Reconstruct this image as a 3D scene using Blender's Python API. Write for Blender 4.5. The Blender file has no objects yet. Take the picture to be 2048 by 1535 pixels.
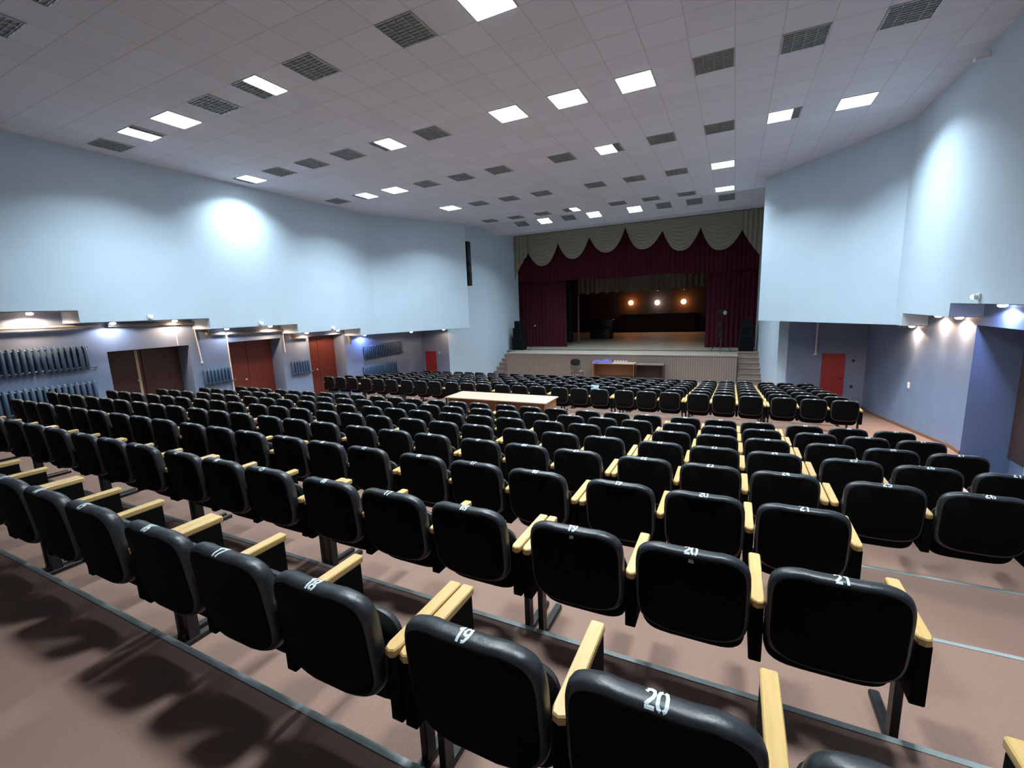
import bpy, bmesh, math, random
from mathutils import Vector, Matrix
from mathutils.bvhtree import BVHTree
random.seed(7)
S = bpy.context.scene
COL = S.collection
R = math.radians
CZ = 3.6                       # eye height above the lowest hall floor

# ------------------------------------------------------------------ camera, world, exposure
def cam_axes(yaw, pitch, roll):
    cy, sy, cp, sp = math.cos(yaw), math.sin(yaw), math.cos(pitch), math.sin(pitch)
    f = Vector((-sy*cp, cy*cp, -sp)); r = Vector((cy, sy, 0)); u = r.cross(f)
    cr, sr = math.cos(roll), math.sin(roll)
    return cr*r + sr*u, -sr*r + cr*u, f
cr_, cu_, cf_ = cam_axes(R(26.52), R(9.69), R(-2.19))
cd = bpy.data.cameras.new('camera'); cam = bpy.data.objects.new('camera', cd); COL.objects.link(cam)
cd.sensor_width = 36; cd.lens = 892/2048*36; cd.clip_start = .05; cd.clip_end = 200
M = Matrix((cr_, cu_, -cf_)).transposed().to_4x4(); M.translation = Vector((0, 0, CZ)); cam.matrix_world = M
S.camera = cam
w = bpy.data.worlds.new('world'); S.world = w; w.use_nodes = True
w.node_tree.nodes['Background'].inputs[0].default_value = (.5, .6, .7, 1)
w.node_tree.nodes['Background'].inputs[1].default_value = .02
S.view_settings.view_transform = 'Standard'; S.view_settings.look = 'None'
S.view_settings.gamma = 1; S.view_settings.use_curve_mapping = False
S.view_settings.exposure = 0.45
TROFFER_W = 95.0               # one fully lit ceiling fitting
DOWNLIGHT_W = 40.0
COOL = (.80, .93, 1.0); WARM = (1.0, .64, .40); NEUT = (.95, .9, .95); BLUE = (.42, .5, 1.0)

def inpix(p):
    q = Vector(p) - Vector((0, 0, CZ)); z = q.dot(cf_)
    if z < .2: return None
    return 1024 + 892*q.dot(cr_)/z, 767.5 - 892*q.dot(cu_)/z, z

# ------------------------------------------------------------------ materials
def mat(name, col, rough=.6, metal=0, spec=.5, noise=0, nscale=8, bump=0, bscale=60, emit=None, es=0, sheen=0):
    m = bpy.data.materials.new(name); m.use_nodes = True
    nt = m.node_tree; b = nt.nodes['Principled BSDF']
    b.inputs['Base Color'].default_value = (*col, 1); b.inputs['Roughness'].default_value = rough
    b.inputs['Metallic'].default_value = metal; b.inputs['Specular IOR Level'].default_value = spec
    if sheen: b.inputs['Sheen Weight'].default_value = sheen
    tc = nt.nodes.new('ShaderNodeTexCoord')
    if noise:
        n = nt.nodes.new('ShaderNodeTexNoise'); n.inputs['Scale'].default_value = nscale; n.inputs['Detail'].default_value = 5
        nt.links.new(tc.outputs['Object'], n.inputs['Vector'])
        r = nt.nodes.new('ShaderNodeMapRange'); r.inputs[3].default_value = 1-noise; r.inputs[4].default_value = 1+noise
        r.inputs[1].default_value = .3; r.inputs[2].default_value = .7
        nt.links.new(n.outputs['Fac'], r.inputs[0])
        mx = nt.nodes.new('ShaderNodeVectorMath'); mx.operation = 'SCALE'; mx.inputs[0].default_value = col
        nt.links.new(r.outputs[0], mx.inputs['Scale']); nt.links.new(mx.outputs[0], b.inputs['Base Color'])
    if bump:
        n2 = nt.nodes.new('ShaderNodeTexNoise'); n2.inputs['Scale'].default_value = bscale; n2.inputs['Detail'].default_value = 4
        nt.links.new(tc.outputs['Object'], n2.inputs['Vector'])
        bp = nt.nodes.new('ShaderNodeBump'); bp.inputs['Strength'].default_value = bump; bp.inputs['Distance'].default_value = .01
        nt.links.new(n2.outputs['Fac'], bp.inputs['Height']); nt.links.new(bp.outputs[0], b.inputs['Normal'])
    if emit:
        b.inputs['Emission Color'].default_value = (*emit, 1); b.inputs['Emission Strength'].default_value = es
    return m

TX, TY, X0, Y0 = .6125, .617, -.15, 5.1915     # ceiling grid pitch and offsets
def ceiling_mat():
    m = mat('ceiling tile', (.60, .655, .755), .85)
    nt = m.node_tree; b = nt.nodes['Principled BSDF']; L = nt.links.new
    g = nt.nodes.new('ShaderNodeNewGeometry'); s = nt.nodes.new('ShaderNodeSeparateXYZ'); L(g.outputs['Position'], s.inputs[0])
    def mth(op, a, bb=None):
        n = nt.nodes.new('ShaderNodeMath'); n.operation = op
        for i, v in enumerate((a, bb)):
            if v is None: continue
            if isinstance(v, (int, float)): n.inputs[i].default_value = v
            else: L(v, n.inputs[i])
        return n.outputs[0]
    outs = []
    for o, off, t in ((s.outputs['X'], X0, TX), (s.outputs['Y'], Y0, TY)):
        f = mth('FRACT', mth('DIVIDE', mth('SUBTRACT', o, off-200*t), t))
        d = mth('ABSOLUTE', mth('SUBTRACT', f, .5))
        outs.append(mth('GREATER_THAN', d, .486))
    line = mth('MAXIMUM', *outs)
    # every tile a slightly different shade
    ix = mth('FLOOR', mth('DIVIDE', mth('SUBTRACT', s.outputs['X'], X0-200*TX), TX))
    iy = mth('FLOOR', mth('DIVIDE', mth('SUBTRACT', s.outputs['Y'], Y0-200*TY), TY))
    c = nt.nodes.new('ShaderNodeCombineXYZ'); L(ix, c.inputs[0]); L(iy, c.inputs[1])
    wn = nt.nodes.new('ShaderNodeTexWhiteNoise'); L(c.outputs[0], wn.inputs['Vector'])
    mr = nt.nodes.new('ShaderNodeMapRange'); mr.inputs[3].default_value = .96; mr.inputs[4].default_value = 1.03; L(wn.outputs['Value'], mr.inputs[0])
    v = nt.nodes.new('ShaderNodeVectorMath'); v.operation = 'SCALE'; v.inputs[0].default_value = (.60, .655, .755); L(mr.outputs[0], v.inputs['Scale'])
    mx = nt.nodes.new('ShaderNodeMix'); mx.data_type = 'RGBA'; L(line, mx.inputs['Factor']); L(v.outputs[0], mx.inputs['A'])
    mx.inputs['B'].default_value = (.49, .51, .57, 1); L(mx.outputs['Result'], b.inputs['Base Color'])
    return m

def slat_mat(name, c1, c2, scale):
    m = mat(name, c1, .6); nt = m.node_tree; b = nt.nodes['Principled BSDF']; L = nt.links.new
    tc = nt.nodes.new('ShaderNodeTexCoord'); wv = nt.nodes.new('ShaderNodeTexWave'); wv.inputs['Scale'].default_value = scale
    wv.inputs['Distortion'].default_value = 0; L(tc.outputs['Object'], wv.inputs['Vector'])
    ns = nt.nodes.new('ShaderNodeTexNoise'); ns.inputs['Scale'].default_value = 3; L(tc.outputs['Object'], ns.inputs['Vector'])
    rp = nt.nodes.new('ShaderNodeValToRGB'); rp.color_ramp.elements[0].position = .04; rp.color_ramp.elements[1].position = .16
    rp.color_ramp.elements[0].color = (*c2, 1); rp.color_ramp.elements[1].color = (*c1, 1)
    L(wv.outputs['Fac'], rp.inputs[0]); L(rp.outputs[0], b.inputs['Base Color'])
    return m

def wood_mat(name, c1, c2, rough=.4, axis='Y', scale=14):
    m = mat(name, c1, rough); nt = m.node_tree; b = nt.nodes['Principled BSDF']; L = nt.links.new
    tc = nt.nodes.new('ShaderNodeTexCoord'); mp = nt.nodes.new('ShaderNodeMapping')
    mp.inputs['Scale'].default_value = (1, .08, 1) if axis == 'Y' else (.08, 1, 1)
    L(tc.outputs['Object'], mp.inputs[0]); n = nt.nodes.new('ShaderNodeTexNoise'); n.inputs['Scale'].default_value = scale*4; n.inputs['Detail'].default_value = 6
    L(mp.outputs[0], n.inputs['Vector'])
    rp = nt.nodes.new('ShaderNodeValToRGB'); rp.color_ramp.elements[0].position = .3; rp.color_ramp.elements[1].position = .7
    rp.color_ramp.elements[0].color = (*c1, 1); rp.color_ramp.elements[1].color = (*c2, 1)
    L(n.outputs['Fac'], rp.inputs[0]); L(rp.outputs[0], b.inputs['Base Color'])
    return m

def emis(name, col, st):
    m = bpy.data.materials.new(name); m.use_nodes = True; nt = m.node_tree; nt.nodes.clear()
    e = nt.nodes.new('ShaderNodeEmission'); o = nt.nodes.new('ShaderNodeOutputMaterial')
    e.inputs[0].default_value = (*col, 1); e.inputs[1].default_value = st; nt.links.new(e.outputs[0], o.inputs[0]); return m

MT = dict(
 carpet=mat('brown pink carpet', (.285, .172, .132), .75, noise=.10, nscale=140, bump=.15, bscale=400, spec=.3),
 nosing=mat('worn metal nosing', (.40, .45, .45), .45, .3, noise=.15, nscale=9),
 riser=mat('dark riser carpet', (.16, .11, .095), .9),
 ceiling=ceiling_mat(),
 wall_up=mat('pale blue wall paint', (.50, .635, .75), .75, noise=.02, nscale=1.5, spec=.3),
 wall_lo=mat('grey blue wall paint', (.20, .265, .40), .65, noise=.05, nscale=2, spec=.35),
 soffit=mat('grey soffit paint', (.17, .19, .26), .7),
 skirting=mat('brown skirting', (.22, .11, .07), .6),
 leather=mat('black leatherette', (.017, .020, .024), .40, noise=.35, nscale=18, bump=.32, bscale=22, spec=.62),
 panel=mat('black back board', (.0040, .0036, .0034), .85, spec=.08),
 black=mat('black painted steel', (.008, .008, .009), .45),
 armwood=wood_mat('lacquered pine', (.66, .44, .18), (.56, .35, .125), .32),
 number=mat('white stencil paint', (.62, .68, .70), .7),
 deskwood=wood_mat('beige laminate', (.45, .335, .26), (.40, .30, .225), .4, 'X', 5),
 deskside=wood_mat('brown laminate', (.36, .17, .08), (.30, .13, .06), .5, 'X', 5),
 door=wood_mat('dark red stained door', (.17, .032, .018), (.12, .024, .015), .5, 'X', 3),
 door_dark=mat('dark brown door', (.075, .045, .038), .6, noise=.1),
 reddoor=mat('bright red door', (.30, .017, .018), .5),
 door_brown=wood_mat('stained door darkened for shade', (.085, .030, .020), (.06, .022, .016), .5, 'X', 3),  # darker copy of the red door stain, alcove shade put into the colour
 brass=mat('pale handle', (.75, .65, .5), .35, .6),
 cream=mat('cream strip', (.62, .48, .30), .6),
 rad=mat('blue radiator enamel', (.055, .105, .18), .42, spec=.5),
 pipe=mat('painted pipe', (.55, .5, .46), .45),
 pipe_w=mat('white conduit', (.75, .72, .70), .5),
 duct=mat('dull grey pipe', (.22, .21, .20), .5, noise=.2),
 apron=slat_mat('slatted apron', (.30, .235, .20), (.17, .13, .115), 3.2),
 stagefloor=mat('sand stage floor', (.33, .31, .26), .6, noise=.10, nscale=1.2),
 steps=mat('pale brown steps', (.32, .25, .21), .6, noise=.08),
 stagedark=mat('dark stage wall', (.022, .011, .009), .8, noise=.3),
 redcloth=mat('burgundy velvet', (.062, .006, .018), .9, sheen=.05, spec=.2),
 creamcloth=mat('cream satin', (.27, .25, .19), .55),
 backcloth=mat('faded beige cloth', (.15, .11, .08), .8),
 blackcloth=mat('black drape', (.012, .011, .014), .9),
 metal=mat('fitting frame', (.42, .45, .46), .35, .6),
 louvre=mat('louvre blades', (.46, .50, .50), .35, .5),
 recess=mat('dim fitting interior', (.24, .28, .29), .5),
 lit=emis('lit tubes', (.93, .98, 1.0), 7),
 warm=emis('warm bulb', WARM, 28), blue=emis('cold bulb', (.72, .76, 1.0), 22), neut=emis('neutral bulb', (1, .95, .95), 10),
 orange=emis('orange bulb', (1.0, .36, .10), 32), white=emis('white bulb', (1.0, .85, .75), 22),
 plastic_w=mat('white plastic', (.8, .82, .84), .4), plastic_b=mat('black plastic', (.005, .006, .008), .6, spec=.25),
 grille=mat('speaker grille', (.006, .007, .009), .9, spec=.15, bump=.4, bscale=300),
 chrome=mat('chrome', (.6, .62, .66), .2, .9),
 purple=mat('violet blue cloth', (.08, .085, .30), .8), paleblue=mat('pale blue cloth', (.36, .52, .62), .8),
 grey=mat('grey upholstery', (.14, .12, .105), .8),
)

# ------------------------------------------------------------------ mesh helpers
class MB:
    def __init__(s): s.v = []; s.f = []; s.m = []; s.mi = 0
    def add(s, vs, fs):
        o = len(s.v); s.v += [tuple(v) for v in vs]; s.f += [tuple(i+o for i in f) for f in fs]; s.m += [s.mi]*len(fs); return s
    def box(s, a, b):
        x0, y0, z0 = a; x1, y1, z1 = b
        vs = [(x0,y0,z0),(x1,y0,z0),(x1,y1,z0),(x0,y1,z0),(x0,y0,z1),(x1,y0,z1),(x1,y1,z1),(x0,y1,z1)]
        return s.add(vs, [(0,3,2,1),(4,5,6,7),(0,1,5,4),(1,2,6,5),(2,3,7,6),(3,0,4,7)])
    def cbox(s, a, b, c):                         # chamfered box
        x0, y0, z0 = a; x1, y1, z1 = b
        def ring(i, z): return [(x0+i+c0*0, y0+i, z) for c0 in ()] or [(x0+i+k, y0+i, z) for k in (c,)] + [(x1-i-c, y0+i, z), (x1-i, y0+i+c, z), (x1-i, y1-i-c, z), (x1-i-c, y1-i, z), (x0+i+c, y1-i, z), (x0+i, y1-i-c, z), (x0+i, y0+i+c, z)]
        return s.rings([ring(c*.7, z0), ring(0, z0+c), ring(0, z1-c), ring(c*.7, z1)])
    def rings(s, rs, cap=True):
        n = len(rs[0]); vs = [p for r in rs for p in r]; fs = []
        for k in range(len(rs)-1):
            for i in range(n):
                j = (i+1) % n; fs.append((k*n+i, k*n+j, (k+1)*n+j, (k+1)*n+i))
        if cap: fs.append(tuple(reversed(range(n)))); fs.append(tuple(range((len(rs)-1)*n, len(rs)*n)))
        return s.add(vs, fs)
    def tube(s, p, q, r, n=10, r2=None):
        p, q = Vector(p), Vector(q); d = (q-p).normalized(); a = d.orthogonal().normalized(); b = d.cross(a)
        r2 = r if r2 is None else r2
        return s.rings([[p+r*(math.cos(t)*a+math.sin(t)*b) for t in [2*math.pi*i/n for i in range(n)]],
                        [q+r2*(math.cos(t)*a+math.sin(t)*b) for t in [2*math.pi*i/n for i in range(n)]]])
    def ball(s, c, r, n=12, m=8, sz=1):
        rs = []
        for k in range(1, m):
            ph = math.pi*k/m
            rs.append([(c[0]+r*math.sin(ph)*math.cos(2*math.pi*i/n), c[1]+r*math.sin(ph)*math.sin(2*math.pi*i/n), c[2]-r*sz*math.cos(ph)) for i in range(n)])
        return s.rings(rs)
    def poly(s, pts, z0, z1):                     # prism over a plan polygon
        n = len(pts); return s.rings([[(x, y, z0) for x, y in pts], [(x, y, z1) for x, y in pts]])
    def sheet(s, grid, th):                       # grid[i][j] points, thickened along +Y
        a = len(grid); b = len(grid[0])
        vs = [p for r in grid for p in r] + [(p[0], p[1]+th, p[2]) for r in grid for p in r]; o = a*b; fs = []
        for i in range(a-1):
            for j in range(b-1):
                q = (i*b+j, i*b+j+1, (i+1)*b+j+1, (i+1)*b+j); fs.append(q); fs.append(tuple(o+k for k in reversed(q)))
        for i in range(a-1):
            fs.append((i*b, (i+1)*b, o+(i+1)*b, o+i*b)); fs.append((i*b+b-1, o+i*b+b-1, o+(i+1)*b+b-1, (i+1)*b+b-1))
        for j in range(b-1):
            fs.append((j, o+j, o+j+1, j+1)); fs.append(((a-1)*b+j, (a-1)*b+j+1, o+(a-1)*b+j+1, o+(a-1)*b+j))
        return s.add(vs, fs)
    def mesh(s, name, mats, smooth=False):
        me = bpy.data.meshes.new(name); me.from_pydata(s.v, [], s.f)
        for m in (mats if isinstance(mats, (list, tuple)) else [mats]): me.materials.append(m)
        me.polygons.foreach_set('material_index', s.m)
        bm = bmesh.new(); bm.from_mesh(me); bmesh.ops.recalc_face_normals(bm, faces=bm.faces); bm.to_mesh(me); bm.free()
        if smooth: me.shade_smooth(); me.set_sharp_from_angle(angle=R(smooth if smooth is not True else 40))
        me.update(); return me
    def build(s, name, mats, parent=None, loc=(0,0,0), rz=0, smooth=False):
        return ob(name, s.mesh(name, mats, smooth), parent, loc, rz)
def ob(name, me, parent=None, loc=(0,0,0), rz=0):
    o = bpy.data.objects.new(name, me); COL.objects.link(o); o.location = loc; o.rotation_euler.z = rz
    if parent: o.parent = parent
    return o
def tag(o, label, cat, group=None, kind=None):
    o['label'] = label; o['category'] = cat
    if group: o['group'] = group
    if kind: o['kind'] = kind
    return o
def thing(name, label, cat, loc=(0,0,0), rz=0, group=None): return tag(ob(name, None, None, loc, rz), label, cat, group)
def struct(name, mb, m, label=None, smooth=False):
    o = mb.build(name, m, smooth=smooth); o['kind'] = 'structure'
    if label: o['label'] = label
    return o

# ------------------------------------------------------------------ hall shell
XL, XR = -13.7, 3.85            # lower walls
XLU, XRU = -12.85, 3.4          # overhanging upper walls
YB, YK, YE = -3.2, 13.5, 17.7   # rear wall, kink, end of the hall sides
YS, YP, YSB = 21.5, 24.2, 34.0  # stage front, proscenium, stage rear wall
ZC = CZ+3.75
ZST = CZ-2.41
def zrow(r): return CZ-1.81-.1455*(r-1)
def zramp(y): return .612-.11*max(0, min(y, 16.9)-11.1)

fl = MB()
fl.box((XL, YB, -.3), (XR, 1.07, zrow(0)))
for r in range(1, 9): fl.box((XL, r+.07, -.3), (XR, r+1.07, zrow(r)))
fl.rings([[(XL, 9.07, -.3), (XR, 9.07, -.3), (XR, 9.07, .612), (XL, 9.07, .612)], [(XL, 11.1, -.3), (XR, 11.1, -.3), (XR, 11.1, .612), (XL, 11.1, .612)],
          [(XL, 16.9, -.3), (XR, 16.9, -.3), (XR, 16.9, zramp(16.9)), (XL, 16.9, zramp(16.9))], [(XL, YS+3, -.3), (XR, YS+3, -.3), (XR, YS+3, -.026), (XL, YS+3, -.026)]])
struct('floor', fl, MT['carpet'])
for i, r in enumerate(range(0, 9)):
    y = r+1.07; z = zrow(r)
    struct('trim_%d' % (i+1), MB().rings([[(x, y-.035, z), (x, y+.006, z), (x, y+.006, z-.03), (x, y+.001, z-.03), (x, y+.001, z+.0005), (x, y-.035, z+.0005)][:0] or
        [(x, y-.024, z-.004), (x, y-.024, z+.003), (x, y+.004, z+.004), (x, y+.008, z-.002), (x, y+.008, z-.032), (x, y-.002, z-.032)] for x in (XL+.01, XR-.01)]), MT['nosing'])
# ceiling: flat part, then a rising fold and a falling strip at the stage
ZF = CZ+4.42; ZG = CZ+3.86; YF1, YF2, YG = 18.5, 19.5, 22.2; ZP = CZ+4.06
prof = [(YB, ZC), (YF1, ZC), (YF2, ZF), (YG, ZG), (YP+.1, ZP)]
cl = MB()
cl.rings([[(XL-1, y, z) for y, z in prof]+[(XL-1, y, z+.12) for y, z in reversed(prof)], [(XR+1, y, z) for y, z in prof]+[(XR+1, y, z+.12) for y, z in reversed(prof)]])
struct('ceiling', cl, MT['ceiling'])
def zceil(y):
    for (a, za), (b, zb) in zip(prof, prof[1:]):
        if a <= y <= b: return za+(zb-za)*(y-a)/(b-a)
    return ZC
# upper walls, lower edge stepping down with the seating
TOPZ = CZ+4.55
ul = MB(); segL = [(YB, 4.68, .30), (4.68, 7.40, .03), (7.40, 10.15, -.26), (10.15, 12.9, -.56), (12.9, YK+.25, -.83)]
for a, b, z in segL: ul.poly([(XL-.6, a), (XLU, a), (XLU, b), (XL-.6, b)], CZ+z, TOPZ)
ul.poly([(XL-.6, YK+.25), (XLU, YK+.25), (-10.9, YE), (XL-.6, YE)], CZ-.83, TOPZ)
ul.poly([(XL-.6, YE), (-10.9, YE), (-11.05, YE+.02), (XL-.6, YE+.3)], CZ-.83, TOPZ)
struct('wall_left_upper', ul, MT['wall_up'])
ur = MB(); segR = [(YB, 10.54, -.21), (10.54, 12.97, -.45), (12.97, YK, -.73)]
for a, b, z in segR: ur.poly([(XRU, a), (XR+.7, a), (XR+.7, b), (XRU, b)], CZ+z, TOPZ)
ur.poly([(XRU, YK), (XR+.7, YK), (XR+.7, 17.3), (.74, 17.25)], CZ-.735, TOPZ)
ur.poly([(.74, 17.25), (XR+.7, 17.3), (XR+.7, YE+.3), (1.05, YE+.05)], CZ-.735, TOPZ)
struct('wall_right_upper', ur, MT['wall_up'])
# soffit boards under the overhang
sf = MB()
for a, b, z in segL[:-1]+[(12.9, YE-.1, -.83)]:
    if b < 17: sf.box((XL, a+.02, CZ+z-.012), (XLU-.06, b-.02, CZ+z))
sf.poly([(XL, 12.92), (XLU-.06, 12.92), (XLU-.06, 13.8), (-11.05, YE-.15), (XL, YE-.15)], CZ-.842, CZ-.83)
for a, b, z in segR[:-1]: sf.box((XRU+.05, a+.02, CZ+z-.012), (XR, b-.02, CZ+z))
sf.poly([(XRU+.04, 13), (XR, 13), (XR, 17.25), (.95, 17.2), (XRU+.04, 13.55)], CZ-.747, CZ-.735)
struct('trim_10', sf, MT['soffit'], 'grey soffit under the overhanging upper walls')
# lower side walls with door alcoves
def lower(x0, x1, opens, yend, ztop):
    m = MB(); y = YB
    for a, b, zt in opens:
        m.box((x0, y, -.3), (x1, a, ztop(y))); m.box((x0, a, zt), (x1, b, ztop(a))); y = b
    m.box((x0, y, -.3), (x1, yend, ztop(y))); return m
OPL = [(5.38, 7.23, CZ-.69), (8.33, 10.10, CZ-.71), (11.19, 12.83, CZ-.75)]
OPR = [(8.75, 10.72, CZ-.61)]
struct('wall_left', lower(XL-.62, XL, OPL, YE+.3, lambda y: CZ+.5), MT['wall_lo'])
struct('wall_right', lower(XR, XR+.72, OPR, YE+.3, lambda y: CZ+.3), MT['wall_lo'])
bk = MB()
for a, b, zt in OPL: bk.box((XL-.75, a-.1, -.3), (XL-.60, b+.1, zt+.1))
struct('wall_left_alcove', bk, MT['wall_lo'])
bk = MB()
for a, b, zt in OPR: bk.box((XR+.68, a-.1, -.3), (XR+.85, b+.1, zt+.1))
struct('wall_right_alcove', bk, MT['wall_lo'])
# walls facing the camera at the end of each side, pale walls beside the stage
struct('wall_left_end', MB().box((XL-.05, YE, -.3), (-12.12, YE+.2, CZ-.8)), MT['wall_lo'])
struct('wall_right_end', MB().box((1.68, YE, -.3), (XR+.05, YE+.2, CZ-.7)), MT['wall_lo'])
struct('wall_left_stage', MB().poly([(-12.12, YE), (-11.6, YP+.4), (-12.6, YP+.4), (-12.6, YE+.15)], -.3, TOPZ), MT['wall_up'])
struct('wall_right_stage', MB().poly([(1.40, YE), (1.68, YE), (2.2, YP+.4), (.97, YP+.4)], -.3, TOPZ), MT['wall_up'])
struct('wall_back', MB().box((XL-1, YB-.2, -.3), (XR+1, YB, TOPZ)), MT['wall_up'])
bb = MB()
bb.rings([[(XR-.015, y, z), (XR, y, z), (XR, y, z+.07), (XR-.015, y, z+.07)] for y, z in ((10.72, .612), (11.1, .612), (16.9, -.026), (YE, -.026))])
struct('baseboard_right', bb, MT['skirting'])
# stage box
sg = MB()
sg.rings([[(-11.0, YS, -.3), (.2, YS, -.3), (.2, YS, ZST-.04), (-11.0, YS, ZST-.04)], [(-11.0, YP-1, -.3), (.2, YP-1, -.3), (.2, YP-1, ZST-.04), (-11.0, YP-1, ZST-.04)]])
struct('wall_stage_front', sg, MT['apron'], 'vertically slatted stage front')
zsb = ZST+.03*(YSB-YP)
sf2 = MB()
sf2.box((-11.02, YS-.03, ZST-.04), (.22, YP-.6, ZST))
sf2.rings([[(-12.6, YP-.9, ZST-.3), (1.9, YP-.9, ZST-.3), (1.9, YP-.9, ZST), (-12.6, YP-.9, ZST)], [(-12.6, YP, ZST-.3), (1.9, YP, ZST-.3), (1.9, YP, ZST), (-12.6, YP, ZST)],
           [(-13.5, YSB, ZST-.3), (2.9, YSB, ZST-.3), (2.9, YSB, zsb), (-13.5, YSB, zsb)]])
struct('floor_stage', sf2, MT['stagefloor'])
struct('wall_stage_back', MB().box((-13.5, YSB, ZST-.3), (2.9, YSB+.2, 9)), MT['stagedark'])
struct('wall_stage_left', MB().box((-13.5, YP+.4, ZST-.3), (-13.3, YSB, 9)), MT['stagedark'])
struct('wall_stage_right', MB().box((2.7, YP+.4, ZST-.3), (2.9, YSB, 9)), MT['stagedark'])
struct('ceiling_stage', MB().box((-13.5, YP+.1, 8.8), (2.9, YSB+.2, 9)), MT['stagedark'])
struct('wall_stage_top', MB().box((-13.7, YP+.1, ZP-.02), (3.2, YP+.18, 9)), MT['stagedark'])
def stairs(nm, x0, x1, lab):
    t = MB(); n = 6; h = (ZST+.026)/n
    for k in range(n):
        y = YS+.02+.29*k; z = -.026+h*(k+1)
        t.box((x0, y+.02, -.3 if k == 0 else z-h-.05), (x1, YP-.9, z-.035)); t.box((x0, y-.012, z-.035), (x1, y+.32 if k < n-1 else YP-.9, z))
    o = t.build(nm, MT['steps']); o['kind'] = 'structure'; o['label'] = lab
stairs('trim_11', -12.0, -11.02, 'pale steps climbing to the left end of the stage')
stairs('trim_12', .22, 1.3, 'pale steps climbing to the right end of the stage')

# doors
def door(n, x, a, b, zf, zt, side, m, leaves=2, handle=True, mid=False, lab=''):
    t = MB(); s = 1 if side == 'L' else -1
    o = ob('door_%d' % n, None, None, (x, (a+b)/2, zf)); o['kind'] = 'structure'; o['label'] = lab
    wd = b-a; H = zt-zf
    for k in range(leaves):
        p = -wd/2+wd*k/leaves; q = p+wd/leaves
        MB().cbox((min(0, s*.045), p+.006, .01), (max(0, s*.045), q-.006, H-.01), .006).build('leaf', m, o)
    if mid: MB().box((min(s*.045, s*.06), -wd*.06-.03, .01), (max(s*.045, s*.06), -wd*.06+.03, H-.02)).build('strip', MT['cream'], o)
    if handle:
        hy = -wd*.09; MB().tube((s*.045, hy, 1.0), (s*.09, hy, 1.0), .012).ball((s*.10, hy, 1.0), .035).build('handle', MT['brass'], o, smooth=True)
door(1, XL-.60, 5.38, 7.23, zrow(6), CZ-.72, 'L', MT['door_brown'], mid=True, lab='shade-darkened red brown double door in the nearest left alcove')
door(2, XL-.60, 8.33, 10.1, .62, CZ-.74, 'L', MT['door'], lab='dark brown door in the middle left alcove')
door(3, XL-.60, 11.19, 12.83, .55, CZ-.78, 'L', MT['door'], lab='red brown door in the farthest left alcove')
door(4, XR+.68, 8.75, 10.72, .62, CZ-.66, 'R', MT['door_dark'], handle=False, lab='dark brown door in the right alcove')
def reddoor(n, x0, x1, zt, lab):
    o = ob('door_%d' % n, None, None, ((x0+x1)/2, YE, -.026)); o['kind'] = 'structure'; o['label'] = lab; wd = x1-x0; H = zt+.026
    MB().cbox((-wd/2, -.04, .01), (wd/2, 0, H), .006).build('leaf', MT['reddoor'], o)
    MB().tube((wd/2-.07, -.04, .95), (wd/2-.07, -.08, .95), .01).tube((wd/2-.07, -.08, .95), (wd/2-.17, -.08, .95), .01).build('handle', MT['black'], o, smooth=True)
reddoor(5, -13.50, -12.87, CZ-1.93, 'bright red door at the far end of the left side')
reddoor(6, 2.68, 3.30, CZ-1.87, 'dark red door at the far end of the right side')

# ------------------------------------------------------------------ ceiling fittings
COLX = [1.99, .769, -.456, -1.681, -2.906, -4.131, -5.97, -7.194, -8.419, -9.644, -10.87, -12.09]
ROWY = [2.72, 5.50, 8.585, 11.67, 14.755, 17.84, 21.1]
LIT = {(1, 4): 'f', (1, 7): 'r2', (1, 9): 'f', (1, 10): 'l3', (2, 3): 'f', (2, 4): 'f', (2, 5): 'f', (2, 7): 'r3', (2, 11): 'r3',
       (3, 0): 'f', (3, 1): 'l3', (3, 4): 'l3', (3, 9): 'f', (3, 10): 'r3', (4, 2): 'f', (4, 9): 'f', (5, 2): 'f', (5, 6): 'r2',
       (6, 5): 'f', (6, 6): 'f', (6, 8): 'f', (0, 1): 'f', (0, 3): 'f'}
ORD = ['first', 'second', 'third', 'fourth', 'fifth', 'sixth', 'seventh', 'eighth', 'ninth', 'tenth', 'eleventh', 'twelfth', 'thirteenth', 'fourteenth',
       'fifteenth', 'sixteenth', 'seventeenth', 'eighteenth', 'nineteenth', 'twentieth', 'twenty-first', 'twenty-second', 'twenty-third', 'twenty-fourth',
       'twenty-fifth', 'twenty-sixth', 'twenty-seventh']
HS = .288
fm = MB()
for a, b in (((-.3, -.3), (.3, -HS+.005)), ((-.3, HS-.005), (.3, .3)), ((-.3, -.3), (-HS+.005, .3)), ((HS-.005, -.3), (.3, .3))):
    fm.box((a[0], a[1], -.010), (b[0], b[1], .002))
me_frame = fm.mesh('frame', MT['metal'])
CHW = 2*HS/4
def louvre_mesh():
    m = MB(); m.box((-CHW/2, -HS, -.002), (CHW/2, HS, .0))
    m.mi = 1
    for s in (-1, 1): m.box((s*CHW/2-.006, -HS, -.022), (s*CHW/2+.006, HS, -.002))
    for k in range(9):
        y = -HS+2*HS*(k+.5)/9; m.box((-CHW/2, y-.003, -.018), (CHW/2, y+.003, -.002))
    return m.mesh('louvre', [MT['recess'], MT['louvre']])
me_louv = louvre_mesh()
def tube_mesh():
    m = MB(); m.box((-CHW/2+.003, -HS, -.016), (CHW/2-.003, HS, -.003))
    return m.mesh('lamp_tube', MT['lit'])
me_tube = tube_mesh()
def channels(code):
    return {'f': (0, 1, 2, 3), 'r2': (2, 3), 'r3': (1, 2, 3), 'l3': (0, 1, 2)}.get(code, ())
rown = ['nearest', 'second', 'third', 'fourth', 'fifth', 'sixth', 'seventh']
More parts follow.
